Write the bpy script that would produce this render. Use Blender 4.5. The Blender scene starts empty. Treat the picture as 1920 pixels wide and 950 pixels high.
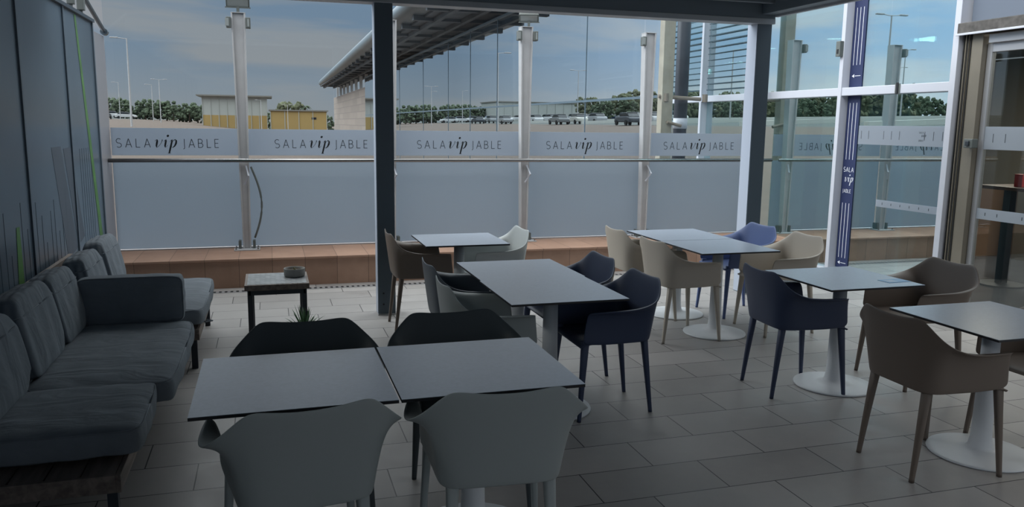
import bpy, bmesh, math, random
from mathutils import Vector, Matrix
random.seed(7)
PI = math.pi
SC = bpy.context.scene
COL = SC.collection
EYE = 1.709

# ---------------------------------------------------------------- camera
F_PX, YAW, PITCH, ROLL = 1506.42, 0.293833, 0.159040, 0.0126317
cy_, sy_ = math.cos(YAW), math.sin(YAW)
fwd = Vector((sy_*math.cos(PITCH), cy_*math.cos(PITCH), -math.sin(PITCH)))
rgt = Vector((cy_, -sy_, 0)); upv = rgt.cross(fwd)
r2 = math.cos(ROLL)*rgt + math.sin(ROLL)*upv
u2 = -math.sin(ROLL)*rgt + math.cos(ROLL)*upv
cam = bpy.data.objects.new('camera', bpy.data.cameras.new('camera')); COL.objects.link(cam)
cam.matrix_world = Matrix(((r2.x, u2.x, -fwd.x, 0), (r2.y, u2.y, -fwd.y, 0), (r2.z, u2.z, -fwd.z, EYE), (0, 0, 0, 1)))
cam.data.sensor_fit = 'HORIZONTAL'; cam.data.sensor_width = 36
cam.data.lens = 36*F_PX/1920; cam.data.clip_start = .05; cam.data.clip_end = 3000
SC.camera = cam
SC.view_settings.view_transform = 'Standard'; SC.view_settings.look = 'None'
SC.view_settings.gamma = 1; SC.view_settings.use_curve_mapping = False
SC.view_settings.exposure = 0.0

def lin(c): return tuple((v/12.92 if v <= .04045 else ((v+.055)/1.055)**2.4) for v in (x/255 for x in c))
def rgba(c): return (*lin(c), 1)

# ---------------------------------------------------------------- sky
W = bpy.data.worlds.new('sky'); SC.world = W; W.use_nodes = True
nt = W.node_tree; nt.nodes.clear()
def N(nt, t, **k):
    n = nt.nodes.new(t)
    for a, b in k.items():
        if a.startswith('i_'):
            key = a[2:]; key = int(key) if key.isdigit() else key
            n.inputs[key].default_value = b
        else: setattr(n, a, b)
    return n
def ramp(nt, stops, fac):
    r = nt.nodes.new('ShaderNodeValToRGB'); e = r.color_ramp.elements
    while len(e) < len(stops): e.new(.5)
    for i, (p, c) in enumerate(stops): e[i].position = p; e[i].color = (*c, 1) if len(c) == 3 else c
    nt.links.new(fac, r.inputs[0]); return r.outputs[0]
def math_(nt, op, a, b=None, c=None, clamp=False):
    n = nt.nodes.new('ShaderNodeMath'); n.operation = op; n.use_clamp = clamp
    for i, v in enumerate((a, b, c)):
        if v is None: continue
        if isinstance(v, (int, float)): n.inputs[i].default_value = v
        else: nt.links.new(v, n.inputs[i])
    return n.outputs[0]
def mixc(nt, fac, a, b, mode='MIX'):
    n = nt.nodes.new('ShaderNodeMix'); n.data_type = 'RGBA'; n.blend_type = mode
    for i, v in ((0, fac), (6, a), (7, b)):
        if isinstance(v, (int, float)): n.inputs[i].default_value = v
        elif isinstance(v, tuple): n.inputs[i].default_value = v if len(v) == 4 else (*v, 1)
        else: nt.links.new(v, n.inputs[i])
    return n.outputs[2]
tc = N(nt, 'ShaderNodeTexCoord'); sx = N(nt, 'ShaderNodeSeparateXYZ'); nt.links.new(tc.outputs['Generated'], sx.inputs[0])
SKY_BASE = ramp(nt, [(0, lin((128, 132, 136))), (.03, lin((122, 130, 138))), (.10, lin((104, 122, 140))), (.22, lin((100, 120, 142))), (.34, lin((122, 124, 126))), (.6, lin((122, 124, 124)))], sx.outputs[2])
mp = N(nt, 'ShaderNodeMapping'); mp.inputs['Scale'].default_value = (1.6, 1.6, 9); nt.links.new(tc.outputs['Generated'], mp.inputs[0])
nz = N(nt, 'ShaderNodeTexNoise', i_Scale=2.1, i_Detail=5, i_Roughness=.5, i_Distortion=.3); nt.links.new(mp.outputs[0], nz.inputs['Vector'])
cl = ramp(nt, [(.47, (0, 0, 0)), (.62, (1, 1, 1))], nz.outputs[0])
cl = math_(nt, 'MULTIPLY', cl, .7)
skyc = mixc(nt, cl, SKY_BASE, rgba((138, 138, 138)))
# brighter towards the zenith and to the open left/right of the terrace
zup = ramp(nt, [(.0, (1, 1, 1)), (.20, (1.0, 1.0, 1.0)), (.30, (.30,)*3), (1, (1, 1, 1))], sx.outputs[2])
gain = nt.nodes.new('ShaderNodeMapRange'); gain.inputs[1].default_value = .19; gain.inputs[2].default_value = .5
gain.inputs[3].default_value = 1.0; gain.inputs[4].default_value = 9.0; nt.links.new(sx.outputs[2], gain.inputs[0])
az = nt.nodes.new('ShaderNodeMapRange'); az.inputs[1].default_value = -.7; az.inputs[2].default_value = -.22
az.inputs[3].default_value = 4.0; az.inputs[4].default_value = 1.32; nt.links.new(sx.outputs[0], az.inputs[0])
ay = nt.nodes.new('ShaderNodeMapRange'); ay.inputs[1].default_value = -.5; ay.inputs[2].default_value = .4
ay.inputs[3].default_value = .55; ay.inputs[4].default_value = 1.0; nt.links.new(sx.outputs[1], ay.inputs[0])
st = math_(nt, 'MULTIPLY', math_(nt, 'MULTIPLY', gain.outputs[0], az.outputs[0]), ay.outputs[0])
bg = N(nt, 'ShaderNodeBackground'); nt.links.new(skyc, bg.inputs[0]); nt.links.new(st, bg.inputs[1])
wo = N(nt, 'ShaderNodeOutputWorld'); nt.links.new(bg.outputs[0], wo.inputs[0])

# ---------------------------------------------------------------- materials
MATS = {}
def mat(name, col, rough=.6, spec=.5, metal=0, noise=None, bump=None, coat=0, emit=None):
    """noise=(scale, amount) varies the colour a little; bump=(scale, strength)"""
    if name in MATS: return MATS[name]
    m = bpy.data.materials.new(name); m.use_nodes = True; t = m.node_tree; b = t.nodes['Principled BSDF']
    b.inputs['Base Color'].default_value = rgba(col); b.inputs['Roughness'].default_value = rough
    b.inputs['Specular IOR Level'].default_value = spec; b.inputs['Metallic'].default_value = metal
    b.inputs['Coat Weight'].default_value = coat
    if emit: b.inputs['Emission Color'].default_value = rgba(emit[0]); b.inputs['Emission Strength'].default_value = emit[1]
    o = N(t, 'ShaderNodeTexCoord').outputs['Object']
    if noise:
        n = N(t, 'ShaderNodeTexNoise', i_Scale=noise[0], i_Detail=4); t.links.new(o, n.inputs['Vector'])
        lo = tuple(max(0, c*(1-noise[1])) for c in lin(col)); hi = tuple(min(1, c*(1+noise[1])) for c in lin(col))
        t.links.new(ramp(t, [(.3, lo), (.7, hi)], n.outputs[0]), b.inputs['Base Color'])
    if bump:
        n = N(t, 'ShaderNodeTexNoise', i_Scale=bump[0], i_Detail=3); t.links.new(o, n.inputs['Vector'])
        bp = N(t, 'ShaderNodeBump', i_Strength=bump[1]); bp.inputs['Distance'].default_value = .01
        t.links.new(n.outputs[0], bp.inputs['Height']); t.links.new(bp.outputs[0], b.inputs['Normal'])
    MATS[name] = m; return m

def glass_mat(name, tint, refl, rcol=(1, 1, 1), rough=0.0):
    m = bpy.data.materials.new(name); m.use_nodes = True; t = m.node_tree; t.nodes.clear()
    a = N(t, 'ShaderNodeBsdfTransparent'); a.inputs[0].default_value = (*tint, 1)
    g = N(t, 'ShaderNodeBsdfGlossy', i_Roughness=rough); g.inputs[0].default_value = (*rcol, 1)
    lw = N(t, 'ShaderNodeLayerWeight', i_Blend=.5)
    f = math_(t, 'MULTIPLY_ADD', math_(t, 'POWER', lw.outputs['Facing'], 4.0), 1-refl, refl, clamp=True)
    x = N(t, 'ShaderNodeMixShader'); t.links.new(f, x.inputs[0]); t.links.new(a.outputs[0], x.inputs[1]); t.links.new(g.outputs[0], x.inputs[2])
    o = N(t, 'ShaderNodeOutputMaterial'); t.links.new(x.outputs[0], o.inputs[0]); return m
def frost_mat(name, col, trans=.6):
    m = bpy.data.materials.new(name); m.use_nodes = True; t = m.node_tree; t.nodes.clear()
    a = N(t, 'ShaderNodeBsdfTranslucent'); a.inputs[0].default_value = rgba(col)
    d = N(t, 'ShaderNodeBsdfDiffuse'); d.inputs[0].default_value = rgba(col)
    x = N(t, 'ShaderNodeMixShader', i_0=trans); t.links.new(d.outputs[0], x.inputs[1]); t.links.new(a.outputs[0], x.inputs[2])
    o = N(t, 'ShaderNodeOutputMaterial'); t.links.new(x.outputs[0], o.inputs[0]); return m

M_BARRIER = glass_mat('clear glass', (.93, .96, .97), .02)
M_FACADE = glass_mat('coated facade glass', (.52, .74, .74), .62, (.86, .97, 1.0))
M_FARGLASS = glass_mat('far facade glass', (.25, .36, .42), .80, (.90, .96, 1.0))
M_DOORGLASS = glass_mat('door glass', (.72, .74, .72), .05)
def blue_leaf():
    m = glass_mat('parked leaf glass', (.55, .84, .95), .45, (.74, .96, 1.0)); t = m.node_tree; o = [n for n in t.nodes if n.type == 'OUTPUT_MATERIAL'][0]
    d = N(t, 'ShaderNodeBsdfDiffuse'); d.inputs[0].default_value = rgba((170, 215, 235)); x = N(t, 'ShaderNodeMixShader', i_0=.45)
    t.links.new(o.inputs[0].links[0].from_socket, x.inputs[1]); t.links.new(d.outputs[0], x.inputs[2]); t.links.new(x.outputs[0], o.inputs[0]); return m
M_BLUEGLASS = blue_leaf()
M_FROST = frost_mat('frosted film', (186, 195, 204), .62)
M_FROSTBAND = frost_mat('frosted band', (192, 200, 210), .58)
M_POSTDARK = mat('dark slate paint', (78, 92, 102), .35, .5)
M_STEEL = mat('painted steel', (184, 185, 187), .45, .5, 0, (6, .05))
M_WHITEMETAL = mat('white frame paint', (196, 200, 210), .4)
M_CHROME = mat('brushed steel', (150, 150, 150), .25, .5, 1.0)
M_GREYMETAL = mat('grey metal', (96, 102, 100), .5)
M_LENS = mat('flood lens', (150, 156, 155), .15, .6)
M_TERRA = None
M_TOP = mat('table laminate', (160, 171, 187), .32, .4, 0, (60, .05))
M_TOPEDGE = mat('black core edge', (26, 28, 32), .5)
M_WHITEPOWDER = mat('white powder coat', (214, 218, 222), .45, .5, 0, None, (200, .06))
M_ALU = mat('satin alu', (186, 188, 192), .35, .5, .6)
M_BRONZE = mat('bronze panel', (128, 122, 110), .4, .5, .3, (3, .08))
M_NAVY = mat('banner navy', (32, 44, 84), .6)
M_WHITEINK = mat('white ink', (225, 228, 235), .6)
M_GREYINK = mat('grey ink', (60, 68, 78), .6)
M_BLACKINK = mat('black ink', (18, 22, 28), .6)
M_BLACKSTEEL = mat('black steel', (44, 52, 60), .5)
M_RUBBER = mat('black seal', (20, 22, 24), .7)

def floor_mat():
    m = bpy.data.materials.new('porcelain floor tiles'); m.use_nodes = True; t = m.node_tree; b = t.nodes['Principled BSDF']
    o = N(t, 'ShaderNodeTexCoord').outputs['Object']; s = N(t, 'ShaderNodeSeparateXYZ'); t.links.new(o, s.inputs[0])
    P, L = .3135, .655
    v = math_(t, 'DIVIDE', math_(t, 'SUBTRACT', s.outputs[1], .05), P); row = math_(t, 'FLOOR', v)
    fv = math_(t, 'FRACT', v)
    u = math_(t, 'ADD', math_(t, 'DIVIDE', s.outputs[0], L), math_(t, 'MULTIPLY', row, .383)); colm = math_(t, 'FLOOR', u); fu = math_(t, 'FRACT', u)
    du = math_(t, 'MULTIPLY', math_(t, 'MINIMUM', fu, math_(t, 'SUBTRACT', 1, fu)), L)
    dv = math_(t, 'MULTIPLY', math_(t, 'MINIMUM', fv, math_(t, 'SUBTRACT', 1, fv)), P)
    j = math_(t, 'LESS_THAN', math_(t, 'MINIMUM', du, dv), .003)
    cb = N(t, 'ShaderNodeCombineXYZ'); t.links.new(row, cb.inputs[1]); t.links.new(colm, cb.inputs[0])
    wn = N(t, 'ShaderNodeTexWhiteNoise'); wn.noise_dimensions = '3D'; t.links.new(cb.outputs[0], wn.inputs['Vector'])
    n = N(t, 'ShaderNodeTexNoise', i_Scale=5, i_Detail=8, i_Roughness=.7); t.links.new(o, n.inputs['Vector'])
    k = math_(t, 'ADD', math_(t, 'MULTIPLY', wn.outputs[0], .35), math_(t, 'MULTIPLY', n.outputs[0], .65))
    c = ramp(t, [(.25, lin((148, 145, 143))), (.75, lin((174, 171, 169)))], k)
    c = mixc(t, j, c, rgba((44, 44, 46))); t.links.new(c, b.inputs['Base Color'])
    r = ramp(t, [(.3, (.42,)*3), (.7, (.6,)*3)], n.outputs[0]); t.links.new(r, b.inputs['Roughness'])
    bp = N(t, 'ShaderNodeBump', i_Strength=.4); bp.inputs['Distance'].default_value = .003
    t.links.new(math_(t, 'SUBTRACT', 1, j), bp.inputs['Height']); t.links.new(bp.outputs[0], b.inputs['Normal'])
    return m
def terra_mat():
    m = bpy.data.materials.new('terracotta tiles'); m.use_nodes = True; t = m.node_tree; b = t.nodes['Principled BSDF']
    o = N(t, 'ShaderNodeTexCoord').outputs['Object']; s = N(t, 'ShaderNodeSeparateXYZ'); t.links.new(o, s.inputs[0])
    u = math_(t, 'DIVIDE', s.outputs[0], .332); fu = math_(t, 'FRACT', u); cm = math_(t, 'FLOOR', u)
    j = math_(t, 'LESS_THAN', math_(t, 'MULTIPLY', math_(t, 'MINIMUM', fu, math_(t, 'SUBTRACT', 1, fu)), .332), .0025)
    wn = N(t, 'ShaderNodeTexWhiteNoise'); wn.noise_dimensions = '1D'; t.links.new(cm, wn.inputs['W'])
    n = N(t, 'ShaderNodeTexNoise', i_Scale=4, i_Detail=8, i_Roughness=.65); t.links.new(o, n.inputs['Vector'])
    k = math_(t, 'ADD', math_(t, 'MULTIPLY', wn.outputs[0], .3), math_(t, 'MULTIPLY', n.outputs[0], .7))
    c = ramp(t, [(.25, lin((158, 124, 104))), (.75, lin((186, 150, 128)))], k)
    c = mixc(t, j, c, rgba((112, 90, 78))); t.links.new(c, b.inputs['Base Color']); b.inputs['Roughness'].default_value = .6
    return m
M_FLOOR = floor_mat(); M_TERRA = terra_mat()

def fabric_mat(name, col):
    m = mat(name, col, .9, .2, 0, (9, .07)); t = m.node_tree; b = t.nodes['Principled BSDF']
    o = N(t, 'ShaderNodeTexCoord').outputs['Object']
    mp = N(t, 'ShaderNodeMapping'); mp.inputs['Scale'].default_value = (1.5, 4.0, 2.0); mp.inputs['Rotation'].default_value = (0, 0, .45); t.links.new(o, mp.inputs[0])
    n = N(t, 'ShaderNodeTexNoise', i_Scale=1.5, i_Detail=3, i_Distortion=1.2); t.links.new(mp.outputs[0], n.inputs['Vector'])
    f = N(t, 'ShaderNodeTexNoise', i_Scale=400, i_Detail=1); t.links.new(o, f.inputs['Vector'])
    h = math_(t, 'ADD', n.outputs[0], math_(t, 'MULTIPLY', f.outputs[0], .03))
    bp = N(t, 'ShaderNodeBump', i_Strength=.7); bp.inputs['Distance'].default_value = .03
    t.links.new(h, bp.inputs['Height']); t.links.new(bp.outputs[0], b.inputs['Normal']); return m
M_FABRIC = fabric_mat('charcoal outdoor fabric', (124, 132, 140))
def wood_mat(name, c0, c1, axis=0):
    m = mat(name, c0, .6); t = m.node_tree; b = t.nodes['Principled BSDF']
    o = N(t, 'ShaderNodeTexCoord').outputs['Object']; mp = N(t, 'ShaderNodeMapping')
    s = [30, 30, 30]; s[axis] = 3; mp.inputs['Scale'].default_value = s; t.links.new(o, mp.inputs[0])
    n = N(t, 'ShaderNodeTexNoise', i_Scale=1, i_Detail=5, i_Distortion=.6); t.links.new(mp.outputs[0], n.inputs['Vector'])
    t.links.new(ramp(t, [(.3, lin(c0)), (.7, lin(c1))], n.outputs[0]), b.inputs['Base Color']); return m
M_BENCH = wood_mat('weathered dark wood', (92, 82, 76), (132, 120, 112), 1)
M_OAK = wood_mat('oak legs', (150, 96, 56), (182, 126, 84), 2)

# ---------------------------------------------------------------- mesh helpers
class MB:
    def __init__(s): s.v = []; s.f = []; s.m = []
    def add(s, vs, fs, mi=0):
        o = len(s.v); s.v += [tuple(v) for v in vs]; s.f += [tuple(i+o for i in f) for f in fs]; s.m += [mi]*len(fs); return s
    def box(s, x0, x1, y0, y1, z0, z1, mi=0, M=None):
        vs = [Vector((x, y, z)) for x in (x0, x1) for y in (y0, y1) for z in (z0, z1)]
        if M: vs = [M @ v for v in vs]
        return s.add(vs, [(0, 1, 3, 2), (4, 6, 7, 5), (0, 4, 5, 1), (2, 3, 7, 6), (0, 2, 6, 4), (1, 5, 7, 3)], mi)
    def loft(s, rings, mi=0, caps=True):
        n = len(rings[0]); vs = [v for r in rings for v in r]; fs = []
        for k in range(len(rings)-1):
            for i in range(n):
                a, b = k*n+i, k*n+(i+1) % n; fs.append((a, b, b+n, a+n))
        if caps: fs.append(tuple(range(n))[::-1]); fs.append(tuple((len(rings)-1)*n+i for i in range(n)))
        return s.add(vs, fs, mi)
    def tube(s, pts, r, n=8, mi=0, caps=True):
        pts = [Vector(p) for p in pts]; rings = []
        rs = r if isinstance(r, (list, tuple)) else [r]*len(pts)
        for i, p in enumerate(pts):
            d = (pts[min(i+1, len(pts)-1)]-pts[max(i-1, 0)]).normalized()
            a = d.cross(Vector((0, 0, 1)))
            if a.length < .1: a = d.cross(Vector((0, 1, 0)))
            a.normalize(); b = d.cross(a)
            rings.append([p + rs[i]*(math.cos(2*PI*k/n)*a + math.sin(2*PI*k/n)*b) for k in range(n)])
        return s.loft(rings, mi, caps)
    def lathe(s, prof, n=32, c=(0, 0), mi=0, sq=1.0):
        rings = [[Vector((c[0]+r*math.cos(2*PI*k/n), c[1]+sq*r*math.sin(2*PI*k/n), z)) for k in range(n)] for r, z in prof]
        return s.loft(rings, mi)
    def build(s, name, mats, parent=None, smooth=False, bevel=0, sub=0, solid=0, loc=None, bseg=2):
        me = bpy.data.meshes.new(name); me.from_pydata(s.v, [], s.f); me.update()
        bm = bmesh.new(); bm.from_mesh(me); bmesh.ops.recalc_face_normals(bm, faces=bm.faces); bm.to_mesh(me); bm.free()
        for m in (mats if isinstance(mats, (list, tuple)) else [mats]): me.materials.append(m)
        for p, mi in zip(me.polygons, s.m): p.material_index = mi; p.use_smooth = bool(smooth)
        o = bpy.data.objects.new(name, me); COL.objects.link(o)
        if parent: o.parent = parent
        if loc: o.location = loc
        if bevel:
            b = o.modifiers.new('bevel', 'BEVEL'); b.width = bevel; b.segments = bseg; b.limit_method = 'ANGLE'; b.angle_limit = .6
        if solid: q = o.modifiers.new('solid', 'SOLIDIFY'); q.thickness = solid; q.offset = 0
        if sub: q = o.modifiers.new('sub', 'SUBSURF'); q.levels = sub; q.render_levels = sub
        if smooth and (bevel or smooth == 2):
            try: q = o.modifiers.new('wn', 'WEIGHTED_NORMAL'); q.keep_sharp = True
            except Exception: pass
        return o
def quad(name, pts, m, parent=None, thick=.006, normal=(1, 0, 0)):
    n = Vector(normal).normalized()*thick/2
    b = MB(); P = [Vector(p) for p in pts]
    b.loft([[p-n for p in P], [p+n for p in P]]); return b.build(name, m, parent)
def boxo(name, x0, x1, y0, y1, z0, z1, m, parent=None, bevel=0): return MB().box(x0, x1, y0, y1, z0, z1).build(name, m, parent, bevel=bevel)
def empty(name, loc=(0, 0, 0), rz=0):
    o = bpy.data.objects.new(name, None); COL.objects.link(o); o.location = loc; o.rotation_euler = (0, 0, rz); o.empty_display_size = .1; return o
def tag(o, label=None, cat=None, group=None, kind=None):
    if label: o['label'] = label
    if cat: o['category'] = cat
    if group: o['group'] = group
    if kind: o['kind'] = kind
    return o
def thing(name, label, cat, loc=(0, 0, 0), rz=0, group=None): return tag(empty(name, loc, rz), label, cat, group)
def struct(o): o['kind'] = 'structure'; return o
KIDS = {}
def kids(o): return list(o.children)
def copy_tree(o, parent=None, mats=None):
    c = o.copy(); COL.objects.link(c)
    if parent: c.parent = parent
    if mats and c.type == 'MESH':
        key = (o.data.name, tuple(m.name for m in mats))
        if key not in KIDS:
            d = o.data.copy(); d.materials.clear()
            for m in mats: d.materials.append(m)
            KIDS[key] = d
        c.data = KIDS[key]
    for ch in kids(o): copy_tree(ch, c, mats)
    return c
def set_mat(o, m):
    for ch in o.children_recursive:
        if ch.type == 'MESH': ch.data.materials.clear(); ch.data.materials.append(m)

# lettering: every character is a set of strokes, each a list of (x, y, width)
def stroke_mesh(mb, pts, ex, ey, org, scale, nrm, lift, th=.0012, mi=0):
    P = [Vector((p[0], p[1])) for p in pts]; Wd = [p[2] for p in pts]; L = []; R = []
    for i, p in enumerate(P):
        d = (P[min(i+1, len(P)-1)]-P[max(i-1, 0)]); d.normalize(); n = Vector((-d.y, d.x))
        L.append(p+n*Wd[i]/2); R.append(p-n*Wd[i]/2)
    to = lambda q, k: org + (ex*q.x + ey*q.y)*scale + nrm*(lift+k*th)
    for i in range(len(P)-1):
        q = [L[i], L[i+1], R[i+1], R[i]]
        mb.loft([[to(a, 0) for a in q], [to(a, 1) for a in q]], mi)
def arc(cx, cy, rx, ry, a0, a1, w, n=12):
    return [(cx+rx*math.cos(math.radians(a0+(a1-a0)*i/n)), cy+ry*math.sin(math.radians(a0+(a1-a0)*i/n)), w if not callable(w) else w(i/n)) for i in range(n+1)]
T_ = .075
def ch_thin(c):
    t = T_
    if c == 'S': return [arc(.3, .74, .27, .26, 40, 270, t) + arc(.3, .25, .28, .25, 85, -140, t)], .62
    if c == 'A': return [[(0, 0, t), (.34, 1, t)], [(.34, 1, t), (.68, 0, t)], [(.12, .33, t), (.56, .33, t)]], .70
    if c == 'L': return [[(.05, 1, t), (.05, 0, t)], [(.05, .02, t), (.5, .02, t)]], .55
    if c == 'J': return [[(.26, 1, t), (.26, .0, t)] + arc(.08, .0, .18, .17, 0, -80, t, 6)], .40
    if c == 'B': return [[(.05, 1, t), (.05, 0, t)], [(.05, .98, t), (.3, .98, t)] + arc(.3, .75, .22, .23, 90, -90, t) + [(.05, .52, t)], [(.05, .52, t), (.32, .52, t)] + arc(.32, .27, .26, .25, 90, -90, t) + [(.05, .02, t)]], .66
    if c == 'E': return [[(.05, 1, t), (.05, 0, t)], [(.05, .98, t), (.5, .98, t)], [(.05, .52, t), (.45, .52, t)], [(.05, .02, t), (.5, .02, t)]], .55
    return [], .4
def word_thin(mb, s, x, y, h, frame, gap=.42, mi=0):
    for c in s:
        st, w = ch_thin(c)
        for q in st: stroke_mesh(mb, [(x+a*h*.95, y+b*h, ww*h) for a, b, ww in q], *frame, mi=mi)
        x += (w+gap)*h*.95
    return x
def word_vip(mb, x, y, h, frame, mi=1):
    # slanted high-contrast lower case v i p with round dot and descender; h is the x-height
    sl = .28
    def S(pts): stroke_mesh(mb, [(x+(a+sl*b)*h, y+b*h, w*h) for a, b, w in pts], *frame, mi=mi)
    S([(-.12, .80, .03), (-.02, .95, .06), (.10, 1.0, .14), (.17, .85, .22), (.19, .55, .23), (.22, .2, .2), (.30, .0, .1), (.42, .06, .05), (.62, .35, .04), (.74, .7, .05), (.76, .95, .09), (.70, 1.02, .10)])
    S([(1.0, .75, .03), (1.08, .92, .06), (1.18, 1.0, .14), (1.22, .85, .21), (1.24, .5, .22), (1.26, .2, .2), (1.33, .02, .12), (1.44, .08, .05), (1.55, .3, .03)])
    S([(1.22, 1.38, .02), (1.24, 1.42, .22), (1.30, 1.50, .26), (1.36, 1.58, .22), (1.38, 1.62, .02)])
    S([(1.72, .72, .03), (1.82, .92, .06), (1.92, 1.02, .13), (1.96, .7, .2), (1.97, .2, .21), (1.98, -.3, .21), (1.99, -.75, .19)])
    S([(1.82, -.74, .05), (2.0, -.76, .06), (2.18, -.74, .05)])
    S([(1.99, .65, .04), (2.12, .92, .06), (2.30, 1.02, .12), (2.47, .88, .2), (2.52, .55, .23), (2.44, .2, .17), (2.26, -.02, .08), (2.08, .08, .04), (1.99, .25, .04)])

# ================================================================ SETTING
XW, XF, YG = -1.6, 6.40, 9.42
struct(boxo('floor', XW-.3, XF-.05, -3, 8.65, -.12, 0, M_FLOOR))
c = MB(); c.box(XW-.3, XF, 8.65, 9.62, -.12, .285); c.box(XW-.3, XF, 8.62, 9.64, .285, .307)
struct(c.build('wall_back', M_TERRA, bevel=.003))

# drain channel: one slotted grating along the parapet
d = MB(); d.box(XW, XF-.1, 8.40, 8.418, 0, .004); d.box(XW, XF-.1, 8.485, 8.50, 0, .004)
x = XW
while x < XF-.12: d.box(x, x+.028, 8.418, 8.485, 0, .004); x += .055
g = thing('drain_channel', 'long slotted drain grating in the floor in front of the terracotta parapet', 'drain', (0, 0, 0))
d.build('grating', M_ALU, g); boxo('gutter', XW, XF-.1, 8.41, 8.49, .0004, .0016, M_RUBBER, g)

# left wall: glazed screen panels with printed film
def screen_mat():
    m = mat('screen film', (88, 104, 118), .28, .5, 0, (.7, .18)); return m
M_SCREEN = screen_mat(); M_SCREENL = mat('screen film pale', (150, 150, 156), .35, .4)
edges = [-2.2, -.8, .6, 2.1, 3.5, 4.9, 6.3, 7.66, 8.86]
wl = MB()
for a, b in zip(edges[:-1], edges[1:]): wl.box(XW-.05, XW, a+.008, b-.008, .03, 2.63)
wl.box(XW-.09, XW-.05, -2.2, 8.86, 0, 2.63)
wlo = struct(wl.build('wall_left', M_SCREEN, bevel=.004))
struct(MB().box(XW-.05, XW+.005, 8.87, YG+.02, .307, 2.56).build('trim_1', M_SCREENL, bevel=.004))
fr = MB()
for e in edges: fr.box(XW, XW+.012, e-.018, e+.018, .03, 2.63)
struct(fr.build('trim_2', mat('screen frame', (92, 106, 118), .4)))
cp = MB(); cp.box(XW-.06, XW+.03, -2.2, 8.86, 2.63, 2.66)
struct(cp.build('trim_3', mat('screen cap', (58, 68, 78), .4)))
# printed film stripes, then flat grey blocks and green streaks on the wall
pr = MB(); random.seed(3)
for k in range(26):
    y = 4.3+k*.125+random.uniform(-.02, .02); z1 = .95+.16*math.sin(k*1.9)+.05*random.random()
    pr.box(XW, XW+.0015, y, y+.006, .3, z1)
pr2 = MB(); y = 7.95
for k in range(6): pr2.box(XW, XW+.0015, y+k*.09, y+k*.09+.005, .5, 1.45)
film = thing('screen_graphics', 'printed film lines on the left screen, with grey blocks and green streaks', 'wall graphic', (XW, 6, 0))
def child_world(o, p): o.parent = p; o.matrix_parent_inverse = Matrix.Translation(-p.location); return o
M_LINES = mat('film lines', (60, 72, 84), .5)
child_world(pr.build('line_pattern', M_LINES), film); child_world(pr2.build('line_pattern', M_LINES), film)
b2 = MB(); b2.add([(XW+.001, 6.98, 1.49), (XW+.001, 7.28, 1.49), (XW+.001, 7.62, .62), (XW+.001, 7.28, .56)], [(0, 1, 2, 3)])
M_BLK = mat('slanted grey', (78, 88, 100), .5); child_world(b2.build('grey_block', M_BLK, solid=.001), film); b2 = MB()
b2.add([(XW+.001, 7.36, 1.47), (XW+.001, 7.62, 1.47), (XW+.001, 7.92, .68), (XW+.001, 7.66, .63)], [(0, 1, 2, 3)])
child_world(b2.build('grey_block', M_BLK, solid=.001), film)
M_GREEN = mat('streak green', (84, 128, 70), .5, .4, 0, (5, .25))
gs = MB(); gs.add([(XW+.002, 8.10, 2.62), (XW+.002, 8.17, 2.62), (XW+.002, 8.76, .42), (XW+.002, 8.62, .42)], [(0, 1, 2, 3)])
child_world(gs.build('green_streak', M_GREEN, solid=.001), film); gs = MB()
gs.add([(XW+.002, 5.93, 1.0), (XW+.002, 6.0, 1.0), (XW+.002, 6.02, .40), (XW+.002, 5.86, .40)], [(0, 1, 2, 3)])
child_world(gs.build('green_streak', M_GREEN, solid=.001), film)
sa = MB(); sa.tube([(XW+.02, 7.95, 2.95), (XW+.02, 9.40, 2.60)], .022, 8); sa.tube([(XW+.02, 9.36, 2.60), (XW+.02, 9.44, 2.60)], .036, 10)
tag(sa.build('stay_rod', M_POSTDARK), 'dark sloping stay rod above the left screen, ending at its top corner', 'rod')
for (yy, s1) in ((7.93, .05), (8.33, .075)):
    sp = thing('screen_spotlight', 'small dark box lamp on top of the left screen, ' + ('nearer the camera' if yy < 8 else 'nearer the parapet'), 'lamp', (XW+.02, yy, 2.66), 0, 'box lamps on the left screen')
    MB().box(-.03, .03, -s1/2, s1/2, .02, .15).build('housing', M_GREYMETAL, sp, bevel=.006)
    MB().box(-.012, .012, -.012, .012, 0, .03).build('bracket', M_GREYMETAL, sp)

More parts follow.
